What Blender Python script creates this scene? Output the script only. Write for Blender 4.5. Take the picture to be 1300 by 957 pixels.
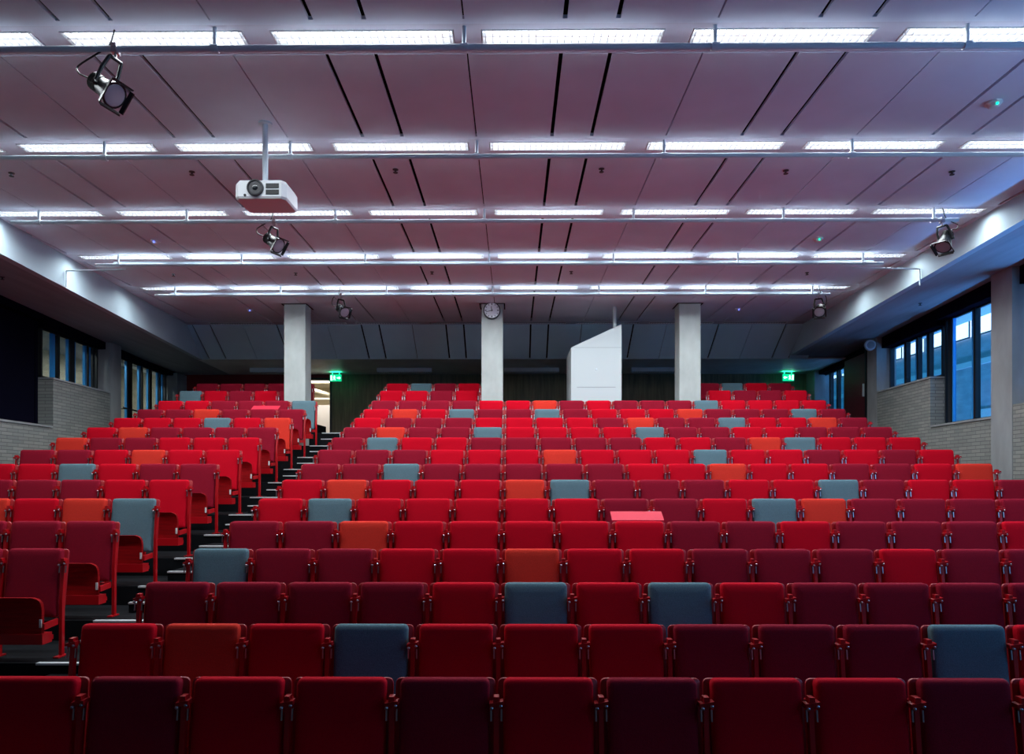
import bpy, math, random
from mathutils import Vector, Matrix
random.seed(7)
for o in list(bpy.data.objects): bpy.data.objects.remove(o, do_unlink=True)
SC = bpy.context.scene
COL = SC.collection

# ------------------------------------------------------------------ camera / light / exposure
CZ = 2.0                      # eye height above the front floor
F = 938.0
YAW = 0.008
cd = bpy.data.cameras.new('camera'); cam = bpy.data.objects.new('camera', cd); COL.objects.link(cam)
cam.location = (0, 0, CZ); cam.rotation_euler = (math.pi/2, 0, YAW)
cd.sensor_width = 36; cd.lens = F*36/1300
cd.shift_x = (650 + F*math.tan(YAW) - 652)/1300
cd.shift_y = (606.5 - 478.5)/1300
cd.clip_start = 0.05; cd.clip_end = 300
SC.camera = cam
SC.view_settings.view_transform = 'Standard'; SC.view_settings.look = 'None'
SC.view_settings.gamma = 1; SC.view_settings.use_curve_mapping = False
SC.view_settings.exposure = 0.12
W = bpy.data.worlds.new('dusk'); SC.world = W; W.use_nodes = True
bg = W.node_tree.nodes['Background']; bg.inputs[0].default_value = (0.03, 0.30, 0.58, 1); bg.inputs[1].default_value = 1.35
LAMP_W = 29.0                 # each ceiling luminaire
LAMP_C = (0.88, 0.96, 1.0)
LAMP_SPREAD = 164
TUBE_E = 3.6

# ------------------------------------------------------------------ materials
MATS = {}
def mat(name, col, rough=0.6, metal=0.0, emit=None, estr=0, spec=0.5):
    m = bpy.data.materials.new(name); m.use_nodes = True
    b = m.node_tree.nodes['Principled BSDF']
    b.inputs['Base Color'].default_value = (*col, 1); b.inputs['Roughness'].default_value = rough
    b.inputs['Metallic'].default_value = metal; b.inputs['Specular IOR Level'].default_value = spec
    if emit: b.inputs['Emission Color'].default_value = (*emit, 1); b.inputs['Emission Strength'].default_value = estr
    MATS[name] = m; return m
def noisy(m, scale, amount, bump=0.0, stretch=(1, 1, 1), detail=4):
    nt = m.node_tree; b = nt.nodes['Principled BSDF']; c = b.inputs['Base Color'].default_value[:]
    tc = nt.nodes.new('ShaderNodeTexCoord'); mp = nt.nodes.new('ShaderNodeMapping'); mp.inputs['Scale'].default_value = stretch
    nz = nt.nodes.new('ShaderNodeTexNoise'); nz.inputs['Scale'].default_value = scale; nz.inputs['Detail'].default_value = detail
    rp = nt.nodes.new('ShaderNodeValToRGB')
    rp.color_ramp.elements[0].position = .3; rp.color_ramp.elements[1].position = .7
    rp.color_ramp.elements[0].color = tuple(v*(1-amount) for v in c[:3])+(1,)
    rp.color_ramp.elements[1].color = tuple(min(1, v*(1+amount)) for v in c[:3])+(1,)
    nt.links.new(tc.outputs['Object'], mp.inputs[0]); nt.links.new(mp.outputs[0], nz.inputs['Vector'])
    nt.links.new(nz.outputs['Fac'], rp.inputs[0]); nt.links.new(rp.outputs[0], b.inputs['Base Color'])
    if bump:
        bp = nt.nodes.new('ShaderNodeBump'); bp.inputs['Strength'].default_value = bump; bp.inputs['Distance'].default_value = .003
        nt.links.new(nz.outputs['Fac'], bp.inputs['Height']); nt.links.new(bp.outputs[0], b.inputs['Normal'])
    return m
FAB = {'R': noisy(mat('fabric_red', (0.52, 0.001, 0.013), .9, spec=.10), 260, .16, .4),
       'D': noisy(mat('fabric_maroon', (0.25, 0.005, 0.020), .9, spec=.12), 240, .25, .4),
       'O': noisy(mat('fabric_orange', (0.62, 0.033, 0.020), .9, spec=.12), 240, .18, .4),
       'G': noisy(mat('fabric_greyblue', (0.105, 0.175, 0.205), .9, spec=.12), 240, .30, .4)}
M_frame = mat('red_lacquer', (0.42, 0.001, 0.006), .38)
M_shell = mat('red_shell', (0.34, 0.002, 0.008), .45)
M_under = noisy(mat('dark_red_ply', (0.27, 0.001, 0.003), .6, spec=.15), 6, .25, 0, (1, 1, 12))
M_tablet = mat('red_laminate', (0.62, 0.02, 0.05), .5, spec=.25)
M_chrome = mat('chrome', (0.50, 0.46, 0.50), .3, 1.0)
M_tag = mat('white_tag', (0.75, 0.76, 0.75), .5)
M_floor = noisy(mat('dark_floor', (0.006, 0.007, 0.009), .8, spec=.1), 5, .3)
M_nose = mat('step_nosing', (0.72, 0.78, 0.80), .4, .3)
M_ceil = noisy(mat('ceiling_panel', (0.72, 0.76, 0.87), .8, spec=.2), 1.4, .05)
M_strip = mat('ceiling_strip', (0.60, 0.60, 0.70), .7)
M_slope = noisy(mat('slope_panel', (0.66, 0.86, 0.96), .7), 1.0, .06)
M_black = mat('black_gap', (0.004, 0.004, 0.005), .9, spec=.1)
M_blackpanel = mat('blackout_board', (0.003, 0.003, 0.009), 1, spec=.02)
M_fascia = noisy(mat('fascia_plaster', (0.46, 0.57, 0.63), .85, spec=.1), .9, .05)
M_soffit = noisy(mat('soffit_board', (0.32, 0.36, 0.41), .75, spec=.2), 1.2, .10, 0, (6, .4, 1))
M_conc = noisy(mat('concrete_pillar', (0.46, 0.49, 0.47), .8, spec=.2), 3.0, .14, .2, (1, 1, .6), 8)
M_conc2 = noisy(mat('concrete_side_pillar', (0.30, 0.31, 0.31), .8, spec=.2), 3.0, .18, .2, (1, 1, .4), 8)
M_white = mat('white_board', (0.54, 0.59, 0.60), .55)
M_line = mat('grey_groove', (0.30, 0.33, 0.35), .6)
M_brown = noisy(mat('dark_brown_wall', (0.19, 0.155, 0.09), .6), 3, .3, 0, (5, 1, .4))
M_darkred = mat('dark_red_board', (0.22, 0.004, 0.010), .6)
M_maroonpanel = mat('maroon_door', (0.10, 0.005, 0.012), .5)
M_steel = mat('grey_steel', (0.66, 0.74, 0.80), .65, .0)
M_wframe = mat('window_frame_dark', (0.012, 0.016, 0.022), .35, .3)
M_wblue = mat('painted_blue_reflection', (0.04, 0.34, 0.80), .3, .3)  # blue daylight reflected in the windows, put into the colour
M_lampbody = mat('lamp_black', (0.008, 0.009, 0.012), .4, spec=.35)
M_lens = mat('lamp_lens', (0.30, 0.27, 0.33), .25)
M_house = mat('luminaire_white', (0.80, 0.82, 0.84), .4)
M_louv = mat('louvre_aluminium', (0.82, 0.84, 0.88), .25, .6)
M_tube = mat('fluorescent_tube', (1, 1, 1), .5, emit=(0.93, 0.96, 1.0), estr=TUBE_E)
M_tubeoff = mat('unlit_tube', (0.55, 0.57, 0.58), .4)
M_projector = mat('projector_white', (0.74, 0.76, 0.78), .4)
M_glassdark = mat('projector_glass', (0.01, 0.012, 0.015), .08)
M_green = mat('exit_green', (0.0, 0.45, 0.2), .5, emit=(0.0, 0.62, 0.27), estr=1.3)
M_signwhite = mat('exit_white', (0.9, 1, 0.95), .5, emit=(0.85, 1.0, 0.92), estr=1.6)
M_ledb = mat('led_blue', (0.1, 0.15, 1), .5, emit=(0.08, 0.12, 1.0), estr=5)
M_ledg = mat('led_green', (0, 1, .3), .5, emit=(0.0, 0.9, 0.35), estr=4)
M_clockface = mat('clock_face', (0.92, 0.95, 0.98), .5)
M_dark = mat('dark_metal', (0.03, 0.03, 0.035), .5)
M_rail = mat('handrail_dark', (0.01, 0.01, 0.012), .4)
M_facade = noisy(mat('outside_facade', (0.42, 0.46, 0.50), .8), 2, .15, 0, (1, 1, 3))
M_facade_light = mat('outside_facade_pale', (0.72, 0.73, 0.72), .8)
M_facade_dark = mat('outside_facade_dark', (0.06, 0.08, 0.10), .5)
M_litwin = mat('outside_lit_window', (1, 1, 1), .5, emit=(0.72, 0.82, 1.0), estr=2.2)
M_corr = noisy(mat('corridor_wall', (0.50, 0.46, 0.36), .8), 2, .12, 0, (1, 1, 4))
M_corrwhite = mat('corridor_white', (0.78, 0.77, 0.72), .6)
M_corrlamp = mat('corridor_lamp', (1, 1, 1), .5, emit=(1.0, 0.85, 0.6), estr=4)
M_redcurtain = mat('facade_red', (0.35, 0.02, 0.03), .6)

def brick_mat():
    m = mat('concrete_brick', (0.3, 0.3, 0.28), .85, spec=.2); nt = m.node_tree; b = nt.nodes['Principled BSDF']
    tc = nt.nodes.new('ShaderNodeTexCoord'); sp = nt.nodes.new('ShaderNodeSeparateXYZ'); cb = nt.nodes.new('ShaderNodeCombineXYZ')
    ad = nt.nodes.new('ShaderNodeMath'); ad.operation = 'ADD'
    br = nt.nodes.new('ShaderNodeTexBrick'); br.inputs['Scale'].default_value = 1
    br.inputs['Brick Width'].default_value = .30; br.inputs['Row Height'].default_value = .062
    br.inputs['Mortar Size'].default_value = .006; br.inputs['Mortar Smooth'].default_value = .3; br.inputs['Bias'].default_value = -.1
    br.inputs['Color1'].default_value = (0.235, 0.245, 0.230, 1); br.inputs['Color2'].default_value = (0.315, 0.315, 0.285, 1)
    br.inputs['Mortar'].default_value = (0.13, 0.135, 0.13, 1)
    nt.links.new(tc.outputs['Object'], sp.inputs[0]); nt.links.new(sp.outputs['X'], ad.inputs[0]); nt.links.new(sp.outputs['Y'], ad.inputs[1])
    nt.links.new(ad.outputs[0], cb.inputs[0]); nt.links.new(sp.outputs['Z'], cb.inputs[1]); nt.links.new(cb.outputs[0], br.inputs[0])
    nt.links.new(br.outputs['Color'], b.inputs['Base Color'])
    bp = nt.nodes.new('ShaderNodeBump'); bp.inputs['Strength'].default_value = .5; bp.inputs['Distance'].default_value = .004; bp.invert = True
    nt.links.new(br.outputs['Fac'], bp.inputs['Height']); nt.links.new(bp.outputs[0], b.inputs['Normal'])
    return m
M_brick = brick_mat()
def glass_mat(name='window_glass', tint=(0.80, 0.90, 0.96)):
    m = bpy.data.materials.new(name); m.use_nodes = True; nt = m.node_tree; nt.nodes.clear()
    o = nt.nodes.new('ShaderNodeOutputMaterial'); mx = nt.nodes.new('ShaderNodeMixShader'); t = nt.nodes.new('ShaderNodeBsdfTransparent')
    g = nt.nodes.new('ShaderNodeBsdfGlossy'); lw = nt.nodes.new('ShaderNodeLayerWeight'); lw.inputs[0].default_value = .5; pw = nt.nodes.new('ShaderNodeMath'); pw.operation = 'POWER'; pw.inputs[1].default_value = 4; f = nt.nodes.new('ShaderNodeMath'); f.operation = 'MULTIPLY_ADD'; f.inputs[1].default_value = .7; f.inputs[2].default_value = .03
    nt.links.new(lw.outputs['Facing'], pw.inputs[0]); nt.links.new(pw.outputs[0], f.inputs[0])
    t.inputs[0].default_value = (*tint, 1); g.inputs['Roughness'].default_value = .03
    nt.links.new(f.outputs[0], mx.inputs[0]); nt.links.new(t.outputs[0], mx.inputs[1]); nt.links.new(g.outputs[0], mx.inputs[2]); nt.links.new(mx.outputs[0], o.inputs[0])
    return m
M_glass = glass_mat()

# ------------------------------------------------------------------ mesh helpers
class MB:
    def __init__(s): s.v = []; s.f = []
    def hexa(s, p):
        n = len(s.v); s.v += [tuple(q) for q in p]
        s.f += [tuple(n+i for i in q) for q in ((0, 3, 2, 1), (4, 5, 6, 7), (0, 1, 5, 4), (1, 2, 6, 5), (2, 3, 7, 6), (3, 0, 4, 7))]
        return s
    def box(s, x0, x1, y0, y1, z0, z1):
        return s.hexa([(x0, y0, z0), (x1, y0, z0), (x1, y1, z0), (x0, y1, z0), (x0, y0, z1), (x1, y0, z1), (x1, y1, z1), (x0, y1, z1)])
    def prism(s, pts, vec):            # closed polygon extruded by vec
        n = len(s.v); k = len(pts); vec = Vector(vec)
        s.v += [tuple(p) for p in pts] + [tuple(Vector(p)+vec) for p in pts]
        s.f.append(tuple(range(n+k-1, n-1, -1))); s.f.append(tuple(range(n+k, n+2*k)))
        for i in range(k): j = (i+1) % k; s.f.append((n+i, n+j, n+k+j, n+k+i))
        return s
    def rings(s, rs, cap=True):        # list of equally long vertex loops
        n = len(s.v); k = len(rs[0])
        for r in rs: s.v += [tuple(p) for p in r]
        for a in range(len(rs)-1):
            for i in range(k):
                j = (i+1) % k; s.f.append((n+a*k+i, n+a*k+j, n+(a+1)*k+j, n+(a+1)*k+i))
        if cap:
            s.f.append(tuple(range(n+k-1, n-1, -1))); m = n+(len(rs)-1)*k; s.f.append(tuple(range(m, m+k)))
        return s
    def lathe(s, p, d, prof, n=20):    # prof = [(t along d, radius)]
        p = Vector(p); d = Vector(d).normalized(); a = d.orthogonal().normalized(); b = d.cross(a)
        return s.rings([[p+d*t+(a*math.cos(2*math.pi*i/n)+b*math.sin(2*math.pi*i/n))*r for i in range(n)] for t, r in prof])
    def cyl(s, p0, p1, r, n=12):
        p0 = Vector(p0); p1 = Vector(p1); return s.lathe(p0, p1-p0, [(0, r), ((p1-p0).length, r)], n)
    def tube(s, pts, r, n=8):
        for a, b in zip(pts[:-1], pts[1:]): s.cyl(a, b, r, n)
        return s
    def obj(s, name, m, parent=None, smooth=False, loc=None):
        me = bpy.data.meshes.new(name); me.from_pydata(s.v, [], s.f)
        import bmesh
        b = bmesh.new(); b.from_mesh(me); bmesh.ops.recalc_face_normals(b, faces=b.faces); b.to_mesh(me); b.free()
        me.materials.append(m)
        if smooth:
            me.polygons.foreach_set('use_smooth', [True]*len(me.polygons))
            me.set_sharp_from_angle(angle=math.radians(40))
        o = bpy.data.objects.new(name, me); COL.objects.link(o)
        if loc: o.location = loc
        if parent: o.parent = parent
        return o
def thing(name, label, cat, loc=(0, 0, 0), rz=0, group=None):
    o = bpy.data.objects.new(name, None); COL.objects.link(o); o.location = loc; o.rotation_euler = (0, 0, rz); o.empty_display_size = .1
    o['label'] = label; o['category'] = cat
    if group: o['group'] = group
    return o
def tag(o, label, cat, group=None):
    o['label'] = label; o['category'] = cat
    if group: o['group'] = group
    return o
def struct(o): o['kind'] = 'structure'; return o
def kids(o): return [c for c in KID.get(o.name, [])]
def rounded(w0, w1, z0, z1, rb, rt, inset=0, seg=4):
    """rounded rectangle outline in XZ"""
    out = []
    x0 = w0+inset; x1 = w1-inset; a0 = z0+inset; a1 = z1-inset; rb = max(rb-inset*.5, .004); rt = max(rt-inset*.5, .004)
    for cx, cz, r, st in ((x1-rb, a0+rb, rb, -90), (x1-rt, a1-rt, rt, 0), (x0+rt, a1-rt, rt, 90), (x0+rb, a0+rb, rb, 180)):
        for i in range(seg+1):
            t = math.radians(st+90*i/seg); out.append((cx+r*math.cos(t), cz+r*math.sin(t)))
    return out

# ------------------------------------------------------------------ room geometry (X right, Y away from the camera, Z up)
def XR(d): return 7.73+.08*(d-12)
def XL(d): return -(8.80+.10*(d-14))
HC = CZ+3.66                       # ceiling
DROW = {k: 4.776+.8625*(k-1) for k in range(0, 14)}; DROW[14] = 16.1; DROW[15] = 17.0
TOP = {0: -1.075, 1: -.960, 2: -.810, 3: -.634, 4: -.441, 5: -.238, 6: -.029, 7: .184, 8: .406, 9: .632, 10: .854, 11: 1.085, 12: 1.322, 13: 1.577, 14: 1.895, 15: 2.17}
SH = .93
FL = {k: CZ+TOP[k]-SH for k in TOP}
def XC(k, n): d = DROW[k]; return -.098-.0085*(d-4.78)+.55*n   # boundary n of row k
DB = 21.4                           # back wall

# floor and raked platforms
struct(MB().box(-10.5, 9.5, -4, DROW[0]-.3, -.3, FL[0]-.0).obj('floor', M_floor))
for k in range(0, 16):
    d0 = DROW[k]-.3; d1 = DROW[k+1]-.3 if k < 15 else DB+.2
    if k <= 13 or k == 13:
        if k == 13: d1 = DROW[14]-.3
        struct(MB().box(-10.5, 9.5, d0, d1, -.3, FL[k]).obj('floor', M_floor))
    elif k == 14:
        struct(MB().box(-10.5, 9.5, d0, DB+.2, -.3, FL[14]).obj('floor', M_floor))
    else:
        for x0, x1 in ((-8.2, XC(15, -8)), (XC(15, -5), XC(15, -1)), (XC(15, 8), XC(15, 12))):
            struct(MB().box(x0-.05, x1+.05, d0, 17.9, FL[14]+.001, FL[15]).obj('floor', M_floor))
# aisle half steps and nosings
na = 0
for k in range(0, 14):
    x0 = XC(k, -7)+.05; x1 = XC(k, -5)-.05
    h = (FL[k]+FL[k+1])/2; d0 = DROW[k]+.13125; d1 = DROW[k+1]-.3
    s = struct(MB().box(x0+.0, x1, d0, d1-.001, FL[k]+.001, h).obj('floor', M_floor))
    n = MB().box(x0+.0, x1, d0-.012, d0+.035, h-.014, h+.003).obj('trim_1', M_nose); struct(n)
    n = MB().box(x0-.12, x1, DROW[k+1]-.312, DROW[k+1]-.26, FL[k+1]-.014, FL[k+1]+.003).obj('trim_2', M_nose); struct(n)

# main ceiling: bays of panels separated by luminaire strips
S0, SP = 5.96, 2.03
JX = [-.40+2.03*i for i in range(-5, 6)]
def cx_l(d): return -7.22-.079*(d-10.34)-.02   # left fascia line
def cx_r(d): return 6.50+.045*(d-9.36)+.02
strips = [S0+SP*i for i in range(-4, 5)]
bays = [(strips[i]+.42, strips[i+1]) for i in range(len(strips)-1)]+[(strips[-1]+.42, 17.32)]
cm = MB(); gm = MB()
for (a, b) in bays:
    # slots cut through the panel: strips of panel between slots
    xs = []
    for j, x in enumerate(JX):
        xs.append((x, .007)); xs.append((x+.81, .019)); xs.append((x+1.235, .019))
    xs.sort(); xl = min(cx_l(a), cx_l(b))-.25; xr = max(cx_r(a), cx_r(b))+.25
    cur = xl; e = b-.07
    cuts = [c for c in xs if xl+.1 < c[0] < xr-.1]
    for x, w in cuts+[(xr+.02, .02)]:
        cm.box(cur, x-w, a, e, HC, HC+.03); cur = x+w
    cm.box(xl, xr, e, b-.006, HC, HC+.03)
struct(cm.obj('ceiling', M_ceil))
struct(MB().box(-10.5, 9.5, -4, 17.7, HC+.14, HC+.2).obj('ceiling', M_black))
sm = MB(); LW = .755
for s in strips+[17.32]:
    w = .42 if s < 17 else .33
    f0, f1 = (s+.075, s+.275) if s < 17 else (s+.06, s+.26)
    xl = cx_l(s)-.25; xr = cx_r(s)+.25
    sm.box(xl, xr, s, f0, HC+.004, HC+.03); sm.box(xl, xr, f1, s+w, HC+.004, HC+.03)
    cur = xl
    for j in range(-4, 4):
        c = .487+1.735*j
        sm.box(cur, c-LW, f0, f1, HC+.004, HC+.03); cur = c+LW
    sm.box(cur, xr, f0, f1, HC+.004, HC+.03)
struct(sm.obj('ceiling', M_strip))

# sloping panels at the back and the low ceiling behind
D1, D2, HB = 17.65, 18.67, CZ+3.0
sl = MB(); cuts = sorted([(x, .008) for x in JX]+[(x+.81, .02) for x in JX]+[(x+1.235, .02) for x in JX])
cur = -8.3
for x, w in [c for c in cuts if -7.9 < c[0] < 7.2]+[(7.4, 0)]:
    sl.hexa([(cur, D1, HC), (x-w, D1, HC), (x-w, D1+.03, HC+.03), (cur, D1+.03, HC+.03), (cur, D2, HB), (x-w, D2, HB), (x-w, D2+.03, HB+.03), (cur, D2+.03, HB+.03)])
    cur = x+w
struct(sl.obj('wall_back', M_slope))
struct(MB().hexa([(-8.3, D1+.1, HC+.03), (7.4, D1+.1, HC+.03), (7.4, D1+.14, HC+.14), (-8.3, D1+.14, HC+.14), (-8.3, D2+.12, HB+.04), (7.4, D2+.12, HB+.04), (7.4, D2+.16, HB+.04), (-8.3, D2+.16, HB+.04)]).obj('wall_back', M_black))
struct(MB().box(-10.5, 9.5, D2, DB+.3, HB, HB+.03).obj('ceiling', noisy(mat('low_ceiling', (0.78, 0.84, 0.86), .5), 1.5, .1)))

# fascias (vertical faces of the side bulkheads) and side soffits
def zl(d): return CZ+3.167-.021*(d-10.34)
def zr(d): return CZ+3.31-.026*(d-9.36)
def fascia(fx, fz, sgn, side):
    m = MB()
    for a, b in ((-4, 4), (4, 10), (10, 14), (14, D2+.02)):
        m.hexa([(fx(a), a, fz(a)), (fx(a)+sgn*.12, a, fz(a)), (fx(b)+sgn*.12, b, fz(b)), (fx(b), b, fz(b)),
                (fx(a), a, HC+.14), (fx(a)+sgn*.12, a, HC+.14), (fx(b)+sgn*.12, b, HC+.14), (fx(b), b, HC+.14)])
    struct(m.obj('wall_'+side, M_fascia))
    m = MB(); xo = -10.2 if sgn < 0 else 9.2
    for a, b in ((-4, 4), (4, 12), (12, D2), (D2, DB)):
        zb = fz(b) if b < D2+.1 else fz(D2); za = fz(a) if a < D2+.1 else fz(D2)
        m.hexa([(fx(a)+sgn*.12, a, za), (xo, a, za), (xo, b, zb), (fx(b)+sgn*.12, b, zb),
                (fx(a)+sgn*.12, a, za+.04), (xo, a, za+.04), (xo, b, zb+.04), (fx(b)+sgn*.12, b, zb+.04)])
    struct(m.obj('ceiling', M_soffit))
fascia(cx_l, zl, -1, 'left'); fascia(cx_r, zr, 1, 'right')

# side walls -------------------------------------------------------
def seg(m, fx, sgn, d0, d1, z0, z1, off=0, th=.40):
    a0 = fx(d0)+sgn*off; a1 = fx(d1)+sgn*off
    m.hexa([(a0, d0, z0), (a0+sgn*th, d0, z0), (a1+sgn*th, d1, z0), (a1, d1, z0), (a0, d0, z1), (a0+sgn*th, d0, z1), (a1+sgn*th, d1, z1), (a1, d1, z1)])
    return m
Z = lambda r: CZ+r
for fx, sgn, side, fz in ((XL, -1, 'left', zl), (XR, 1, 'right', zr)):
    m = MB()
    (seg(m, fx, sgn, -4, 8, 0, fz(4)) if side == 'left' else (seg(m, fx, sgn, -4, 8, 0, Z(.2)), seg(m, fx, sgn, -4, -3, Z(.2), fz(4)), seg(m, fx, sgn, 7, 8, Z(.2), fz(4)), seg(m, fx, sgn, -3, 7, Z(2.95), fz(4)))); seg(m, fx, sgn, 8, 14.06, -.3, Z(.95)) if side == 'left' else (seg(m, fx, sgn, 8, 11.45, -.3, Z(1.13)), seg(m, fx, sgn, 11.45, 14.06, -.3, Z(.95)))
    seg(m, fx, sgn, 14.06, 16.5, -.3, Z(1.88)); seg(m, fx, sgn, 16.5, 17.1, -.3, Z(1.2)); seg(m, fx, sgn, 17.1, DB, 0, Z(.97))
    struct(m.obj('wall_'+side, M_brick))
    m = MB()
    seg(m, fx, sgn, 14.04, 16.5, Z(1.885), Z(1.92), -.02, .44)
    seg(m, fx, sgn, 11.93 if side == 'right' else 8, 14.02, Z(.955), Z(.99), -.02, .44)
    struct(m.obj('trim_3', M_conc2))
    m = MB()       # dark head band above the windows
    seg(m, fx, sgn, 8, 14.04, Z(2.98), fz(8), .10, .28); seg(m, fx, sgn, 14.04, 21.3, Z(2.88), fz(8), .10, .28)
    struct(m.obj('wall_'+side, M_blackpanel))
    m = MB()
    for a, b in ((11.43, 11.93), (16.5, 16.94), (20.7, 21.3)):
        m.hexa([(fx(a)-sgn*.015, a, -.2), (fx(a)+sgn*.42, a, -.2), (fx(a)+sgn*.42, b, -.2), (fx(a)-sgn*.015, b, -.2),
                (fx(a)-sgn*.015, a, fz(a)), (fx(a)+sgn*.42, a, fz(a)), (fx(a)+sgn*.42, b, fz(a)), (fx(a)-sgn*.015, b, fz(a))]) if not (side == 'left' and a < 12) else None
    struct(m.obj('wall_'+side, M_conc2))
# blackout boards, left near bays
m = MB(); seg(m, XL, -1, 8, 14.02, Z(1.0), Z(3.25), .27, .04); bo = m.obj('blackout_board', M_blackpanel)
tag(bo, 'large black blackout board filling the near left window opening above brick', 'blackout board')
for a in (9.5, 11.0, 12.5, 13.9): seg(MB_ := MB(), XL, -1, a, a+.03, Z(1.0), Z(3.25), .25, .02); MB_.obj('board_batten', M_blackpanel, bo)

WN = [0]
def window(fx, sgn, d0, d1, z0, z1, mull, blue=()):
    WN[0] += 1
    m = MB(); off = .27; t = .05
    seg(m, fx, sgn, d0, d1, z0, z0+.05, off, t); seg(m, fx, sgn, d0, d1, z1-.05, z1, off, t)
    for q, w in [(d0, .05), (d1-.05, .05)]+list(mull): seg(m, fx, sgn, q, q+w, z0, z1, off-.02, t+.04)
    fr = struct(m.obj('window_%d' % WN[0], M_wframe))
    g = MB(); seg(g, fx, sgn, d0+.02, d1-.02, z0+.02, z1-.02, off+.02, .008); g.obj('pane', M_glass, fr)
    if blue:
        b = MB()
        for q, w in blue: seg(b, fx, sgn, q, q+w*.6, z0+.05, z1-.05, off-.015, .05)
        b.obj('reflection_strip', M_wblue, fr)  # strips along the mullions painted as blue reflections
    return fr
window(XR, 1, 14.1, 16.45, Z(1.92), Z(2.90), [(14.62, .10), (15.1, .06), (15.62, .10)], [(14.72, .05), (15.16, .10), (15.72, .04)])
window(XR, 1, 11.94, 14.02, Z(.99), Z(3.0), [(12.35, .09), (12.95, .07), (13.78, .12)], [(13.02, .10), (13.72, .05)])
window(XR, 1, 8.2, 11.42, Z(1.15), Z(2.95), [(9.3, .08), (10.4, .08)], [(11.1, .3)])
window(XR, 1, -3, 7, Z(.2), Z(2.95), [(-1, .08), (1, .08), (3, .08), (5, .08)])  # unseen front window, added as the opening for the blue fill
FILL = bpy.data.lights.new('front_fill_light', 'AREA'); FILL.shape = 'RECTANGLE'; FILL.size = 2.6; FILL.size_y = 9.8; FILL.energy = 170; FILL.color = (0.30, 0.55, 1.0)
DO = bpy.data.objects.new('front_fill_light', FILL); COL.objects.link(DO); DO.location = (XR(2)+.45, 2, Z(1.6)); DO.rotation_euler = (0, math.radians(90), 0)  # added blue fill from the front right, for ceiling and seat fronts
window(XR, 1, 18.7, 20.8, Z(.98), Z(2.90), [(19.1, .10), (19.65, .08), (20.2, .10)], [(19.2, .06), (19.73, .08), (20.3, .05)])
window(XR, 1, 16.95, 17.1, Z(.98), Z(2.90), [])
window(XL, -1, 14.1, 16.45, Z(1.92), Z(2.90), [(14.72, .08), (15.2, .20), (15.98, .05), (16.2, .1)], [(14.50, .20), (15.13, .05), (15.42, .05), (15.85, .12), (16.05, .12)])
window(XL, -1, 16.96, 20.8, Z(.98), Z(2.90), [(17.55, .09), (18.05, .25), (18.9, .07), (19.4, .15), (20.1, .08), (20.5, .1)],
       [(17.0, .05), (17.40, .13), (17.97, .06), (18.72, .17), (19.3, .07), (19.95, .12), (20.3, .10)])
dr = MB(); seg(dr, XR, 1, 17.15, 18.62, Z(.97), Z(2.92), .05, .06); d3 = struct(dr.obj('door_1', M_maroonpanel))
h = MB(); seg(h, XR, 1, 17.3, 17.33, Z(1.9), Z(2.2), -.01, .04); h.obj('door_handle', M_steel, d3)
struct(MB().box(XR(17.12)-.02, XR(17.12)+.2, 17.1, 17.16, Z(.9), Z(3.0)).obj('trim_4', M_wframe))

# front wall behind the camera
struct(MB().box(-10.5, 9.5, -4.2, -4, -.3, HC+.2).obj('wall_front', mat('front_wall', (0.20, 0.20, 0.21), .8)))

# back wall with door opening and the corridor behind
XD0, XD1 = -5.92, -5.33
bw = MB(); bw.box(XD1, 8.9, DB, DB+.15, Z(.9), HB); struct(bw.obj('wall_back', M_brown))
bw = MB(); bw.box(-10.2, XD0, DB, DB+.15, Z(.9), HB); bw.box(XD0, XD1, DB, DB+.15, Z(2.84), HB); struct(bw.obj('wall_back', M_darkred))
struct(MB().box(XD0-.05, XD0, DB-.03, DB+.18, Z(.96), Z(2.88)).box(XD1, XD1+.06, DB-.03, DB+.18, Z(.96), Z(2.88)).box(XD0-.05, XD1+.06, DB-.03, DB+.18, Z(2.84), Z(2.9)).obj('trim_5', M_dark))
cor = MB().box(-9.5, -1, 27, 27.2, Z(.5), Z(4.2)).box(-9.5, -1, DB+.15, 27, Z(.75), Z(.9)).box(-9.5, -9.3, DB+.15, 27, Z(.9), Z(4.2)).box(-1.2, -1, DB+.15, 27, Z(.9), Z(4.2))
struct(cor.obj('wall_corridor', M_corr))
struct(MB().box(-9.5, -1, DB+.15, 27.2, Z(3.3), Z(3.4)).obj('ceiling', M_corrwhite))
tag(MB().box(-8.6, -3, 23.3, 23.36, Z(.9), Z(2.30)).obj('parapet_board', M_corrwhite), 'white parapet board seen through the open doorway beside the left pillar', 'parapet')
hr = thing('guard_rail', 'white horizontal rail seen through the doorway above the white parapet', 'rail', (-6, 23.3, Z(2.44)))
MB().box(-2.6, 3, -.02, .02, .03, .09).obj('rail_bar', M_corrwhite, hr)
MB().box(-.55, -.52, -.02, .02, -.13, .03).box(.6, .63, -.02, .02, -.13, .03).obj('rail_post', M_corrwhite, hr)
cl = thing('corridor_lamp', 'warm lit ceiling lamp seen through the doorway beside the left pillar', 'lamp', (-6.7, 24.6, Z(3.27)))
MB().box(-.5, .5, -.6, .6, -.02, .03).obj('lamp_panel', M_corrlamp, cl)
MB().box(-.54, .54, -.64, -.6, -.03, .03).box(-.54, .54, .6, .64, -.03, .03).box(-.54, -.5, -.6, .6, -.03, .03).box(.5, .54, -.6, .6, -.03, .03).obj('lamp_frame', M_steel, cl)
cp = MB().cyl((-7.6, 24.0, Z(3.15)), (-5.6, 26.6, Z(2.7)), .07, 12).obj('ceiling_pipe', M_corrwhite, smooth=True)
tag(cp, 'pale diagonal pipe under the corridor ceiling beyond the open doorway', 'pipe')
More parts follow.
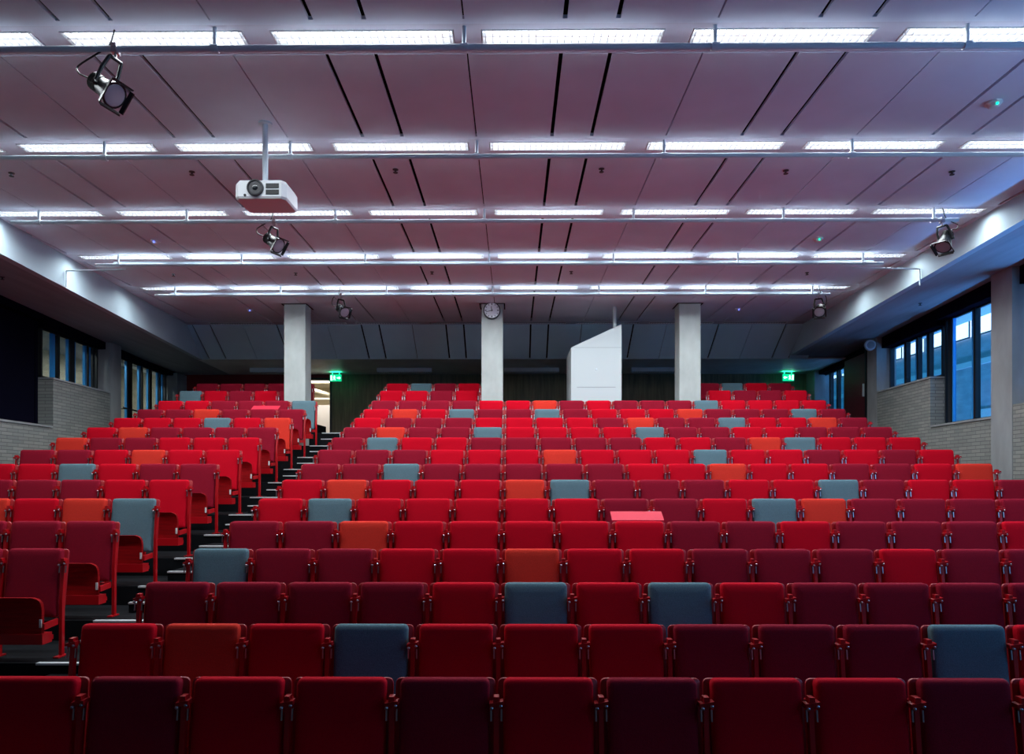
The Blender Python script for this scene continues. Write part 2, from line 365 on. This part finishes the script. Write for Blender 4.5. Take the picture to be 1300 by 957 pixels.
def area(name, loc, rot, sx, sy, w, col, spread=180, parent=None):
    l = bpy.data.lights.new(name, 'AREA'); l.shape = 'RECTANGLE'; l.size = sx; l.size_y = sy; l.energy = w; l.color = col; l.spread = math.radians(spread)
    o = bpy.data.objects.new(name, l); COL.objects.link(o); o.location = loc; o.rotation_euler = rot
    if parent: o.parent = parent
    return o
area('corridor_light', (0, 0, -.04), (0, 0, 0), .9, 1.1, 45, (1, .86, .66), parent=cl)
c2 = thing('corridor_lamp', 'added strip lamp hidden above the doorway, brightening the corridor parapet', 'lamp', (-5.9, 22.3, Z(3.27)))
MB().box(-.6, .6, -.09, .09, -.03, .03).obj('lamp_body', M_house, c2); MB().box(-.58, .58, -.07, .07, -.04, -.03).obj('lamp_tube', M_corrlamp, c2)
area('corridor_light', (0, 0, -.06), (0, 0, 0), 1.1, .15, 40, (1, .95, .88), parent=c2)  # added lamp, out of view above the door, lights the parapet face

# side corridor seen through the left windows
struct(MB().box(-13.2, -13, 9, 24, 0, Z(4)).box(-13.2, -9.6, 8.8, 9, 0, Z(4)).box(-13.2, -9.9, 23.9, 24.1, 0, Z(4)).obj('wall_corridor', M_corr))
struct(MB().box(-13.2, -9.4, 9, 24, Z(3.55), Z(3.7)).obj('ceiling', M_soffit))
struct(MB().box(-13.2, -10.5, 9, 24, Z(.5), Z(.6)).obj('floor', M_floor))
tag(MB().box(-12.2, -12.1, 13, 23.8, Z(.6), Z(1.55)).obj('corridor_parapet', M_corrwhite), 'pale parapet seen through the back left windows', 'parapet')
tag(MB().box(-12.22, -12.08, 13, 23.8, Z(1.72), Z(1.80)).obj('corridor_rail', M_corrwhite), 'pale horizontal rail seen through the back left windows', 'rail')
for i, dd in enumerate((14.5, 18.0, 21.5)):
    t = thing('corridor_lamp', ('nearest', 'middle', 'farthest')[i]+' of the strip lamps in the corridor outside the left windows', 'lamp', (-11.2, dd, Z(3.53)), 0, 'corridor lamps left')
    MB().box(-.09, .09, -.6, .6, -.05, .02).obj('lamp_body', M_house, t); MB().box(-.07, .07, -.58, .58, -.06, -.05).obj('lamp_tube', M_corrlamp, t)
    area('corridor_light', (0, 0, -.08), (0, 0, 0), .15, 1.1, 75, (1, .9, .74), parent=t)

# outside on the right: neighbouring facade at dusk
fb = thing('neighbour_building', 'bluish neighbouring building at dusk seen through the right-hand windows', 'building', (13, 12, -2))
MB().box(0, .5, -6, 26, 0, 14).obj('facade', M_facade, fb)
MB().box(-.08, 0, -6, 26, 4.6, 4.75).box(-.08, 0, -6, 26, 7.15, 7.3).obj('ledge', M_facade_light, fb)
MB().box(-.05, 0, 4, 9, 2, 5.9).box(-.05, 0, 13, 16, 2, 6.6).obj('pale_wall_panel', M_facade_light, fb)
for i in range(20):
    y = .55+i*1.22
    w = MB().box(-.06, 0, y, y+.80, 8.0, 9.0).obj('lit_window', M_litwin, fb)
    MB().box(-.08, -.06, y-.05, y+.85, 7.96, 8.0).box(-.08, -.06, y-.05, y, 8.0, 9.0).box(-.08, -.06, y+.80, y+.85, 8.1, 9.0).obj('window_bar', M_facade_dark, w)
for i in range(5):
    MB().box(-.06, 0, -2.5+i*2.6, -.9+i*2.6, 4.0, 4.55).obj('dark_window', M_facade_dark, fb)
MB().box(-.07, 0, 6.1, 6.6, 3.7, 4.2).obj('red_panel', M_redcurtain, fb)
struct(MB().box(9.5, 40, -30, 60, -.6, -.3).obj('ground', M_facade))
cy = thing('soffit_fill_lamp', 'added bluish fill light on the ground, unseen below the right-hand windows', 'lamp', (10.6, 12.5, -.3))
MB().box(-.55, .55, -6.2, 6.2, 0, .12).obj('lamp_body', M_dark, cy)
area('soffit_fill_light', (0, 0, .14), (math.pi, math.radians(0), 0), 1.0, 12, 2000, (.16, .46, 1.0), parent=cy)  # unseen source added to tint the right soffit blue

# ------------------------------------------------------------------ central pillars
for i, (px, lab) in enumerate(((-4.61, 'square concrete pillar left of the doorway, farthest left of three'), (-.45, 'square concrete pillar with the round clock on it'), (3.70, 'square concrete pillar right of the white gabled box'))):
    p = thing('concrete_pillar', lab, 'pillar', (px, 15.52, FL[13]), 0, 'concrete pillars at the back')
    hh = HC-FL[13]
    m = MB(); ch = .012
    o_ = [(-.225+ch, 0), (.225-ch, 0), (.225, ch), (.225, .45-ch), (.225-ch, .45), (-.225+ch, .45), (-.225, .45-ch), (-.225, ch)]
    m.prism([(x, y, 0) for x, y in o_], (0, 0, hh-.005)); m.obj('shaft', M_conc, p)
    c = MB().box(-.27, .27, -.05, -.02, hh-.012, hh-.004).box(-.27, -.245, -.02, .5, hh-.012, hh-.004).box(.245, .27, -.02, .5, hh-.012, hh-.004); c.obj('head_joint', M_black, p)

# clock
ck = thing('wall_clock', 'round white wall clock with black hands at top of middle pillar', 'clock', (-.455, 15.515, CZ+3.505))
MB().lathe((0, 0, 0), (0, -1, 0), [(0, .165), (0, .180), (.05, .180), (.062, .172), (.062, .160), (.05, .158)], 40).obj('rim', M_dark, ck, True)
MB().lathe((0, 0, 0), (0, -1, 0), [(.03, .158), (.052, .158)], 40).obj('dial', M_clockface, ck)
tm = MB()
for i in range(12):
    a = math.radians(30*i); r0, r1, w = (.120, .148, .006) if i % 3 else (.112, .148, .009)
    dx, dz = math.sin(a), math.cos(a); nx, nz = dz, -dx
    tm.prism([(dx*r0-nx*w, -.053, dz*r0-nz*w), (dx*r0+nx*w, -.053, dz*r0+nz*w), (dx*r1+nx*w, -.053, dz*r1+nz*w), (dx*r1-nx*w, -.053, dz*r1-nz*w)], (0, -.001, 0))
tm.obj('hour_marks', M_lampbody, ck)
def hand(a, l, w, nm, y):
    a = math.radians(a); dx, dz = math.sin(a), math.cos(a); nx, nz = dz, -dx
    MB().prism([(-dx*.02-nx*w, y, -dz*.02-nz*w), (-dx*.02+nx*w, y, -dz*.02+nz*w), (dx*l+nx*w*.6, y, dz*l+nz*w*.6), (dx*l-nx*w*.6, y, dz*l-nz*w*.6)], (0, -.002, 0)).obj(nm, M_lampbody, ck)
hand(30*11.7, .085, .008, 'hour_hand', -.056); hand(6*42.5, .13, .006, 'minute_hand', -.059)

# white gabled box
wb = thing('white_gabled_box', 'tall white box with slanting top standing behind the seats', 'booth', (1.207, 15.5, FL[13]))
zt = CZ+2.733-FL[13]; zt2 = CZ+3.22-FL[13]; zg = CZ+1.905-FL[13]
MB().prism([(0, 0, 0), (1.055, 0, 0), (1.055, 0, zt2), (0, 0, zt)], (0, 1.33, 0)).obj('body', M_white, wb)
MB().box(0.0, 1.055, -.002, 0, zt-.006, zt+.002).obj('upper_seam', M_line, wb)
MB().box(.12, .93, -.003, 0, zg-.012, zg).obj('groove', M_line, wb)
MB().lathe((.53, 0, zg+.37), (0, -1, 0), [(0, .02), (.012, .018)], 14).obj('knob', M_steel, wb)
MB().cyl((.95, .3, zt2-.12), (.95, .3, HC-FL[13]-.003), .04, 14).obj('duct_pipe', M_white, wb, True)

# ------------------------------------------------------------------ seats
LEAN = math.tan(math.radians(8)); T0 = -.08
def ly(z): return T0+(z-.36)*LEAN
def lean_pts(outline, y, puff=None): return [(x, ly(z)+y, z) for x, z in outline]
def cushion_mesh():
    m = MB(); a = (-.238, .238, .345, .935, .02, .032)
    R = [(.010, .060), (.0, .052), (0, .018), (.004, .008), (.012, .002), (.03, -.003), (.07, -.006)]
    m.rings([lean_pts(rounded(*a, inset=i), y) for i, y in R]); return m
def shell_mesh():
    m = MB(); a = (-.268, .268, .40, .926, .02, .028)
    m.rings([lean_pts(rounded(*a, inset=i), y) for i, y in ((.004, .062), (0, .066), (0, .080), (.004, .084))]); return m
def seatpan_mesh():
    m = MB(); a = (-.245, .212, .20, .545, .02, .055)
    cv = lambda z: -.235+(z-.2)*.03-.055*max(0, (z-.42)/.125)**2
    zs = [.2, .28, .36, .42, .455, .485, .51, .53, .545]; rt = .055
    sect = []
    for z in zs:
        e = 0 if z < .49 else rt-math.sqrt(max(0, rt*rt-(z-.49)**2))
        e = min(e, .05); sect.append([(-.245+e, cv(z), z), (.212-e, cv(z), z), (.212-e, cv(z)+.035, z), (-.245+e, cv(z)+.035, z)])
    m.rings(sect); return m
def base_mesh():
    return MB().box(-.252, .238, -.262, -.13, .145, .232).box(-.24, .226, -.13, -.09, .16, .20)
def standard_mesh(x):
    m = MB(); w = .013
    pr = [(-.075, 0), (-.035, 0), (-.028, .5), (ly(.85)+.025, .85), (ly(.85)-.015, .85), (-.068, .5)]
    m.prism([(x-w, a, b) for a, b in pr], (2*w, 0, 0)); m.box(x-.024, x+.024, -.14, .0, 0, .012); return m
def bracket_mesh(x):
    y = ly(.82)
    m = MB(); m.prism([(x-.036, y-.035, .800), (x+.036, y-.045, .815), (x+.036, y-.045, .838), (x-.036, y-.035, .823)], (0, .055, 0))
    m.prism([(x-.020, y-.03, .80), (x+.020, y-.03, .80), (x+.014, y-.03, .856), (x-.014, y-.03, .856)], (0, .05, 0)); return m
def bolts_mesh(x):
    m = MB()
    for s in (-1, 1):
        y = ly(.815); m.lathe((x+s*.024, y-.030, .806+s*.006), (0, -1, 0), [(0, .009), (.016, .009), (.02, .005)], 8)
        m.prism([(x+s*.027-.004, ly(.79)-.02, .79), (x+s*.027+.004, ly(.79)-.02, .79), (x+s*.027+.004, ly(.73)-.02, .73), (x+s*.027-.004, ly(.73)-.02, .73)], (0, .01, 0))
    m.lathe((x, ly(.62)-.012, .60), (0, -1, 0), [(0, .008), (.014, .006)], 8); m.lathe((x, -.085, .40), (0, -1, 0), [(0, .008), (.014, .006)], 8)
    return m
def arm_mesh():
    return MB().hexa([(.243, -.27, .272), (.262, -.27, .272), (.262, -.08, .285), (.243, -.08, .285), (.243, -.27, .325), (.262, -.27, .325), (.262, -.08, .338), (.243, -.08, .338)])
PROTO = {}
def mk_part(name, mb, m, smooth=False):
    o = mb.obj(name, m, None, smooth); COL.objects.unlink(o); return o
P_cush = {c: mk_part('cushion', cushion_mesh(), FAB[c], True) for c in 'RDOG'}
P_shell = mk_part('back_shell', shell_mesh(), M_shell, True)
P_pan = mk_part('folded_seat', seatpan_mesh(), M_under, True)
P_base = mk_part('seat_base', base_mesh(), M_frame)
P_tag = mk_part('seat_tag', MB().box(.196, .216, -.240, -.232, .285, .355), M_tag)
P_std = mk_part('side_frame', standard_mesh(-.275), M_frame); P_std2 = mk_part('side_frame', standard_mesh(.275), M_frame)
def two_mats(a, ma, b, mb_):
    n = len(a.v); nf = len(a.f); a.v += b.v; a.f += [tuple(n+i for i in f) for f in b.f]
    o = mk_part('arm_bracket', a, ma); o.data.materials.append(mb_)
    for i, p in enumerate(o.data.polygons):
        if i >= nf: p.material_index = 1
    return o
P_br = two_mats(bracket_mesh(-.275), M_frame, bolts_mesh(-.275), M_chrome); P_br2 = two_mats(bracket_mesh(.275), M_frame, bolts_mesh(.275), M_chrome)
P_brn = mk_part('arm_bracket', bracket_mesh(-.275), M_frame); P_brn2 = mk_part('arm_bracket', bracket_mesh(.275), M_frame)
def bolt_parts(x):
    out = []
    for s in (-1, 1):
        m = MB(); m.lathe((x+s*.024, ly(.815)-.030, .806+s*.006), (0, -1, 0), [(0, .009), (.016, .009), (.02, .005)], 8); out.append(mk_part('bolt', m, M_chrome, True))
        m = MB(); m.prism([(x+s*.027-.004, ly(.79)-.02, .79), (x+s*.027+.004, ly(.79)-.02, .79), (x+s*.027+.004, ly(.73)-.02, .73), (x+s*.027-.004, ly(.73)-.02, .73)], (0, .01, 0)); out.append(mk_part('hinge_pin', m, M_chrome))
    return out
P_bl = bolt_parts(-.275); P_bl2 = bolt_parts(.275)
def brk(s, k, right):
    if k > 15: inst(P_br2 if right else P_br, s)
    else:
        inst(P_brn2 if right else P_brn, s)
        for b in (P_bl2 if right else P_bl): inst(b, s)
P_arm = mk_part('arm', arm_mesh(), M_frame)
P_tab = mk_part('writing_tablet', MB().prism([(-.262, ly(.93)+.09, .93), (.262, ly(.93)+.09, .93), (.262, ly(.93)+.24, 1.012), (-.262, ly(.93)+.24, 1.012)], (0, 0, .014)), M_tablet)
def inst(p, parent):
    c = p.copy(); COL.objects.link(c); c.parent = parent; return c
CN = {'R': 'bright red', 'D': 'dark maroon', 'O': 'orange-red', 'G': 'grey-blue'}
ORD = ['', 'first', 'second', 'third', 'fourth', 'fifth', 'sixth', 'seventh', 'eighth', 'ninth', 'tenth', 'eleventh', 'twelfth', 'thirteenth', 'fourteenth', 'fifteenth', 'sixteenth', 'seventeenth']
def seat(k, n, c, label, group, right_end, tablet=False):
    loc = ((XC(k, n)+XC(k, n+1))/2, DROW[k], FL[k]+.001)
    t = thing('folding_seat', label, 'seat', loc, 0, group)
    inst(P_cush[c], t); inst(P_shell, t); pn = inst(P_pan, t); tg = inst(P_tag, pn); inst(P_base, t); inst(P_arm, t)
    s = inst(P_std, t); brk(s, k, False)
    if right_end: s = inst(P_std2, t); brk(s, k, True)
    if tablet: inst(P_tab, t)
ROWS = {  # main block, from the aisle (n=-5) to the right
 0: 'RDRRDRDRRDR', 1: 'RORGRRRDDDGR', 2: 'DDDDRGRGRDDDD', 3: 'GDDRRORRDDDRDD', 4: 'DDORRRRRDDRDDDR', 5: 'RGRRRRRDDRGODDDD',
 6: 'RORRROGDDDRRGDRRD', 7: 'DDGDDDDDRRORRDDRO', 8: 'DDDRRRORRRGRRDRDR', 9: 'DGRRDDDDDRRDOGRRR'[:17], 10: 'DODDGRRRRGDDRRDDD',
 11: 'RDDDRRRRDODDGRROD', 12: 'RORGDDGDRRRODDDGD', 13: 'DDDDRRODRDDDGRRRR'}
for k, s in ROWS.items():
    for i, c in enumerate(s):
        n = -5+i; last = (i == len(s)-1)
        if k == 0: lab = '%s folding seat, %s from the left in the nearest row cut by the frame' % (CN[c], ORD[i+1])
        elif k == 4 and n == 2: lab = 'bright red folding seat with its writing tablet raised behind, fourth full row, main block'
        else: lab = '%s folding seat, %s from the aisle steps, %s full row of the main block' % (CN[c], ORD[i+1], ORD[k])
        seat(k, n, c, lab, 'seats of the main block, row '+str(ORD[k] or 'nearest'), last, tablet=(k == 4 and n == 2))
LEFT = {  # left block, from the aisle (n=-8) leftwards
 3: 'DD', 4: 'DDD', 5: 'GORO', 6: 'RRDDD', 7: 'DDRGRR', 8: 'RRORDD', 9: 'RRRDDO', 10: 'DDDDOR', 11: 'ORGRRR', 12: 'DDDODD', 13: 'GDDDRR', 14: '.DRDRG', 15: '.DDDDD'}
for k, s in LEFT.items():
    for i, c in enumerate(s):
        if c == '.': continue
        n = -8-i
        lab = '%s folding seat, %s from the aisle steps, %s row up of the left block' % (CN[c], ORD[i+1], ORD[k-2])
        if k == 12 and n == -9: lab = 'dark maroon folding seat with its pinkish writing tablet raised, left block near the pillar'
        seat(k, n, c, lab, 'seats of the left block, row '+ORD[k-2], i == 0 or (k >= 14 and i == 1), tablet=(k == 12 and n == -9))
for k, s in ((14, 'RRDR'), (15, 'RGDR')):
    for i, c in enumerate(s):
        seat(k, -5+i, c, '%s seat, %s from left, %s row, left of clock pillar' % (CN[c], ORD[i+1], 'rearmost' if k == 15 else 'last but one'), 'upper seats left of the clock pillar', i == 3)
for k, s in ((14, 'RDDR'), (15, 'DGRD')):
    for i, c in enumerate(s):
        seat(k, 8+i, c, '%s seat, %s from left, %s row, beyond the right pillar' % (CN[c], ORD[i+1], 'rearmost' if k == 15 else 'last but one'), 'upper seats right of the right pillar', i == 3)

# ------------------------------------------------------------------ luminaires
def fix_parts():
    w, d = LW-.006, .094
    h = MB().box(-w, w, -d, -d+.006, -.002, .10).box(-w, w, d-.006, d, -.002, .10).box(-w, -w+.006, -d, d, -.002, .10).box(w-.006, w, -d, d, -.002, .10).box(-w, w, -d, d, .10, .106)
    l = MB(); n = 25
    for i in range(n):
        x = -w+.03+(2*w-.06)*i/(n-1); l.box(x-.002, x+.002, -d+.007, d-.007, .0, .035)
    l.box(-w+.007, w-.007, -.003, .003, .0, .035)
    t = MB()
    for s in (-1, 1): t.cyl((-w+.03, s*.045, .062), (w-.03, s*.045, .062), .013, 10)
    return mk_part('housing', h, M_house), mk_part('louvre', l, M_louv), mk_part('tube', t, M_tube, True), mk_part('tube', t, M_tubeoff, True)
P_h, P_l, P_t, P_to = fix_parts()
LD = bpy.data.lights.new('luminaire_light', 'AREA'); LD.shape = 'RECTANGLE'; LD.size = 1.44; LD.size_y = .17; LD.energy = LAMP_W; LD.color = LAMP_C; LD.spread = math.radians(LAMP_SPREAD)
SIDE = ['leftmost', 'second from left', 'third from left', 'fourth from left', 'fourth from right', 'third from right', 'second from right', 'rightmost']
for i in range(5):
    for j in range(-4, 4):
        t = thing('ceiling_light', 'lit white louvred tube light, %s, %s light row counted from the front' % (SIDE[j+4], ORD[i+1]), 'ceiling light', (.487+1.735*j, S0+SP*i+.175, HC), 0, 'lit ceiling lights, row '+ORD[i+1])
        inst(P_h, t); inst(P_l, t); inst(P_t, t)
        o = bpy.data.objects.new('luminaire_light', LD); COL.objects.link(o); o.parent = t; o.location = (0, 0, -.004)
for j in range(-4, 4):
    t = thing('ceiling_light', 'unlit louvred tube light, %s, at the edge above the sloping back panels' % SIDE[j+4], 'ceiling light', (.487+1.735*j, 17.48, HC), 0, 'unlit ceiling lights at the back')
    inst(P_h, t); inst(P_l, t); inst(P_to, t)
for j, lab in ((-4, 'left of the left pillar'), (-2, 'between left and clock pillars'), (0, 'right of the clock pillar'), (2, 'near the right exit sign')):
    t = thing('ceiling_light', 'dim unlit light on the low dark back ceiling, '+lab, 'ceiling light', (.487+1.735*j, 20.2, HB-.108), 0, 'unlit lights on the low back ceiling')
    inst(P_h, t); inst(P_l, t); inst(P_to, t)

# hanging tube rails
ZB = CZ+3.49
for i in range(5):
    d = S0+SP*i+.03
    t = thing('lighting_rail', 'grey steel tube rail under the %s row of ceiling lights from the front' % ORD[i+1], 'rail', (0, d, ZB), 0, 'hanging tube rails')
    MB().cyl((-6.87, 0, 0), (6.02, 0, 0), .026, 14).obj('rail_tube', M_steel, t, True)
    if i >= 3: MB().box(-6.6, 5.9, .05, .11, .03, .07).obj('cable_tray', M_steel, t)
    for x in JX:
        if -6.8 < x < 6.1:
            MB().cyl((x, 0, .02), (x, 0, HC-ZB-.001), .017, 10).cyl((x-.03, 0, 0), (x+.03, 0, 0), .034, 12).obj('hanger', M_steel, t, True)
    if i == 3:
        for s, e, fx in ((-1, -6.87, cx_l), (1, 6.02, cx_r)):
            xf = fx(d)-s*.03
            MB().tube([(e-s*.5, 0, -.07), (xf, 0, -.09), (xf, 0, -.36)], .011, 8).obj('fixing_conduit', M_steel, t, True)

# ------------------------------------------------------------------ spotlights
def spot(label, bx, d, cx, cz, dirv):
    t = thing('spotlight', label, 'spotlight', (bx, d, ZB), 0, 'black stage spotlights on the rails')
    c = Vector((cx-bx, -.02, cz-ZB)); v = Vector(dirv).normalized()
    side = v.cross(Vector((0, 0, 1))).normalized()
    MB().lathe(c-v*.13, v, [(0, .035), (.02, .062), (.12, .070), (.19, .085), (.25, .105), (.27, .108)], 22).obj('lamp_body', M_lampbody, t, True)
    up = side.cross(v).normalized(); m = MB()
    e = c+v*.145; q = .098
    for a, b in ((side, up), (up, side), (-side, up), (-up, side)):
        m.hexa([e+a*q-b*q, e+a*(q+.012)-b*q, e+a*(q+.012)+b*q, e+a*q+b*q, e+v*.03+a*(q+.012)-b*q, e+v*.03+a*(q+.024)-b*q, e+v*.03+a*(q+.024)+b*q, e+v*.03+a*(q+.012)+b*q])
    m.obj('filter_frame', M_lampbody, t)
    MB().lathe(c+v*.137, v, [(0, .092), (.008, .088), (.014, .06)], 22).obj('lens', M_lens, t, True)
    fins = MB()
    for k in range(4): fins.lathe(c-v*(.10-.022*k), v, [(0, .074), (.008, .074)], 20)
    fins.obj('cooling_fins', M_lampbody, t)
    y = MB(); top = Vector((0, 0, -.06))
    for s in (-1, 1):
        a = c+side*s*.086; b = Vector((side.x*s*.06, side.y*s*.06, -.085))
        y.tube([a, a*.45+b*.55+side*s*.012, b], .015, 8)
        y.cyl(a-side*s*.03, a+side*s*.022, .018, 10)
    y.cyl((-side.x*.06, -side.y*.06, -.085), (side.x*.06, side.y*.06, -.085), .015, 8)
    y.obj('yoke', M_lampbody, t, True)
    MB().box(-.022, .022, -.036, .036, -.04, .036).cyl((0, 0, -.09), (0, 0, -.03), .011, 10).cyl((.0, -.06, 0), (0, .06, 0), .009, 8).obj('clamp', M_chrome, t)
    r = c-v*.13; s = -1 if v.x > 0 else 1
    pts = [r, r-v*.05+Vector((s*.03, 0, .0)), r+Vector((s*.11, -.01, .05)), r+Vector((s*.12, 0, .11)), Vector((s*.14, 0, -.03)), Vector((s*.05, 0, .03)), Vector((s*.02, .02, HC-ZB-.002))]
    # smooth the cable
    P = []
    for i in range(len(pts)-1):
        p0 = pts[max(i-1, 0)]; p1 = pts[i]; p2 = pts[i+1]; p3 = pts[min(i+2, len(pts)-1)]
        for u in (0, .25, .5, .75):
            P.append(.5*((2*p1)+(p2-p0)*u+(2*p0-5*p1+4*p2-p3)*u*u+(3*p1-p0-3*p2+p3)*u**3))
    P.append(pts[-1]); MB().tube(P, .007, 8).obj('cable', M_lampbody, t, True)
spot('large black spotlight on the nearest rail, top left', -3.24, S0+.03, -3.33, CZ+3.17, (.80, -.22, -.62))
spot('black spotlight just below the white projector', -3.26, S0+2*SP+.03, -3.29, CZ+3.22, (.80, -.35, -.60))
spot('small black spotlight on the rearmost rail, left of the clock pillar', -3.30, S0+4*SP+.03, -3.29, CZ+3.21, (.62, -.62, -.50))
spot('black spotlight beside the right bulkhead on the third rail', 5.80, S0+2*SP+.03, 5.84, CZ+3.22, (-.45, -.30, -.80))
spot('small black spotlight beside the right bulkhead on the rearmost rail', 5.80, S0+4*SP+.03, 5.82, CZ+3.20, (-.35, -.72, -.50))

# ------------------------------------------------------------------ projector
pj = thing('projector', 'white ceiling projector hanging from a pole at upper left', 'projector', (-2.53, 7.6, CZ+2.79))
def pj_out(z): return [(-.22, -.25), (.215, -.25), (.255, -.20), (.26, .14), (.22, .18), (-.22, .18), (-.26, .14), (-.26, -.20)]
m = MB(); m.rings([[(x*s, y*s, z) for x, y in pj_out(0)] for z, s in ((0, .95), (.02, 1.0), (.15, 1.0), (.185, .93))]); m.obj('body', M_projector, pj)
MB().lathe((-.045, -.235, .10), (0, -1, 0), [(0, .085), (.035, .082), (.04, .068), (.03, .064)], 28).obj('lens_ring', M_dark, pj, True)
MB().lathe((-.045, -.25, .10), (0, -1, 0), [(0, .062), (.012, .05), (.016, .02)], 24).obj('lens', M_glassdark, pj, True)
MB().box(.06, .19, -.256, -.249, .035, .083).box(.06, .19, -.256, -.249, .097, .145).obj('air_vent', M_lampbody, pj)
MB().lathe((-.15, -.245, .03), (0, -1, 0), [(0, .015), (.01, .013)], 12).obj('sensor', M_lampbody, pj)
MB().lathe((.02, -.2, .186), (0, 0, 1), [(0, .007), (.006, .005)], 8).obj('status_lamp', M_ledg, pj)
MB().cyl((-.03, 0, .19), (-.03, 0, HC-CZ-2.79-.0), .028, 16).lathe((-.03, 0, .185), (0, 0, 1), [(0, .09), (.012, .09)], 20).lathe((-.03, 0, HC-CZ-2.79-.02), (0, 0, 1), [(0, .07), (.018, .07)], 20).obj('pole', M_steel, pj, True)

# ------------------------------------------------------------------ exit signs
def exit_sign(label, x, z, right):
    t = thing('exit_sign', label, 'exit sign', (x, 20.9, z))
    MB().box(-.165, .165, 0, .05, 0, .20).obj('housing', M_house, t)
    MB().box(-.16, .16, -.006, 0, .005, .195).obj('green_face', M_green, t)
    s = 1 if right else -1; m = MB(); y = -.007
    def poly(pts): m.prism([(s*a, y, b) for a, b in pts], (0, -.002, 0))
    poly([(-.145, .03), (-.10, .03), (-.10, .17), (-.145, .17)])                      # door leaf
    # running figure
    poly([(-.052, .145), (-.035, .135), (-.022, .145), (-.022, .162), (-.036, .170), (-.052, .162)])
    poly([(-.075, .125), (-.03, .135), (-.02, .09), (-.045, .078)]); poly([(-.03, .132), (.0, .108), (.004, .116), (-.022, .140)])
    poly([(-.045, .085), (-.022, .085), (-.005, .05), (-.02, .03), (-.03, .035), (-.022, .052)]); poly([(-.05, .085), (-.035, .082), (-.062, .045), (-.088, .045), (-.088, .055), (-.066, .057)])
    poly([(.035, .085), (.09, .085), (.09, .055), (.145, .10), (.09, .145), (.09, .115), (.035, .115)])   # arrow
    m.obj('pictogram', M_signwhite, t)
    MB().cyl((-.1, .025, .2), (-.1, .025, CZ+3.0-z-.002), .008, 8).cyl((.1, .025, .2), (.1, .025, CZ+3.0-z-.002), .008, 8).obj('suspension', M_steel, t)
    area('sign_light', (0, .02, .215), (math.pi, 0, 0), .3, .04, 1.0, (0.02, 1.0, .45), parent=t)
exit_sign('green lit exit sign with right-pointing arrow, beside the doorway', -5.04, CZ+2.73, True)
exit_sign('green lit exit sign with left-pointing arrow, back right corner', 7.75, CZ+2.73, False)

# ------------------------------------------------------------------ detectors and sprinklers
def detector(label, px, py, led):
    d = 3.66*950/(608-py); x = (px-652)*d/950
    t = thing('smoke_detector', label, 'smoke detector', (x, d, HC))
    MB().lathe((0, 0, 0), (0, 0, -1), [(0, .075), (.02, .075), (.032, .055), (.05, .045), (.055, .03)], 24).obj('dome', M_projector, t, True)
    MB().lathe((0, -.055, -.032), (0, -.5, -1), [(0, .012), (.01, .010)], 10).obj('indicator', led, t)
detector('white smoke detector with green light, upper right of the ceiling', 1266, 128, M_ledg)
detector('white smoke detector with blue light, left ceiling between third and fourth light rows', 190, 302, M_ledb)
detector('white smoke detector with blue light, left of the left pillar', 313, 391, M_ledb)
detector('white smoke detector with blue light, right of the right pillar', 940, 391, M_ledb)
detector('white smoke detector with green light, right ceiling between third and fourth light rows', 1042, 301, M_ledg)
P_sp = MB().lathe((0, 0, 0), (0, 0, -1), [(0, .035), (.006, .035), (.008, .010), (.035, .010), (.036, .028), (.042, .028)], 14)
P_spr = mk_part('sprinkler_head', P_sp, M_dark, True)
for px, py, lab in ((3, 214, 'far left ceiling, bay behind the second rail'), (237, 213, 'left of the projector pole'), (500, 211, 'left of centre, behind the second rail'), (765, 211, 'right of centre, behind the second rail'), (1001, 214, 'right, behind the second rail'), (1213, 216, 'far right, behind the second rail'),
                    (213, 345, 'left, behind the fourth rail'), (371, 344, 'above the left pillar, behind the fourth rail'), (547, 343, 'left of the clock pillar, behind the fourth rail'), (726, 343, 'above the white gabled box, behind the fourth rail'), (1028, 345, 'right, behind the fourth rail')):
    d = 3.66*950/(608-py); c = P_spr.copy(); COL.objects.link(c); c.location = ((px-652)*d/950, d, HC)
    tag(c, 'small dark ceiling sprinkler, '+lab, 'sprinkler', 'ceiling sprinklers')
for x, d, fz, lab in ((-8.0, 11.5, zl, 'left soffit'), (7.45, 13.6, zr, 'right soffit')):
    c = P_spr.copy(); COL.objects.link(c); c.location = (x, d, fz(d)+.0); tag(c, 'small dark sprinkler under the '+lab, 'sprinkler', 'ceiling sprinklers')
# round speaker on far right pillar and handrail left
sp = thing('wall_speaker', 'small round grey speaker at the top of the far right side pillar', 'speaker', (XR(16.5)-.10, 16.60, CZ+2.97))
MB().lathe((0, .03, 0), (-.3, -1, -.1), [(0, .09), (.02, .125), (.07, .12), (.09, .10)], 24).obj('speaker_body', M_steel, sp, True)
MB().lathe((-.02, -.055, -.008), (-.3, -1, -.1), [(0, .085), (.012, .06)], 20).obj('speaker_grille', M_soffit, sp, True)
hr = thing('handrail', 'thin dark handrail in front of the back left windows', 'handrail', (XL(17.3)+.14, 16.95, CZ+1.62))
MB().tube([(0, 0, 0), (-.02, .8, -.03), (-.06, 1.2, -.05)], .018, 8).obj('rail_tube', M_rail, hr, True)
MB().cyl((-.0, .1, -.02), (-.2, .1, -.02), .01, 8).cyl((-.02, 1.0, -.05), (-.25, 1.0, -.05), .01, 8).obj('rail_bracket', M_rail, hr)
for p in (P_shell, P_pan): pass
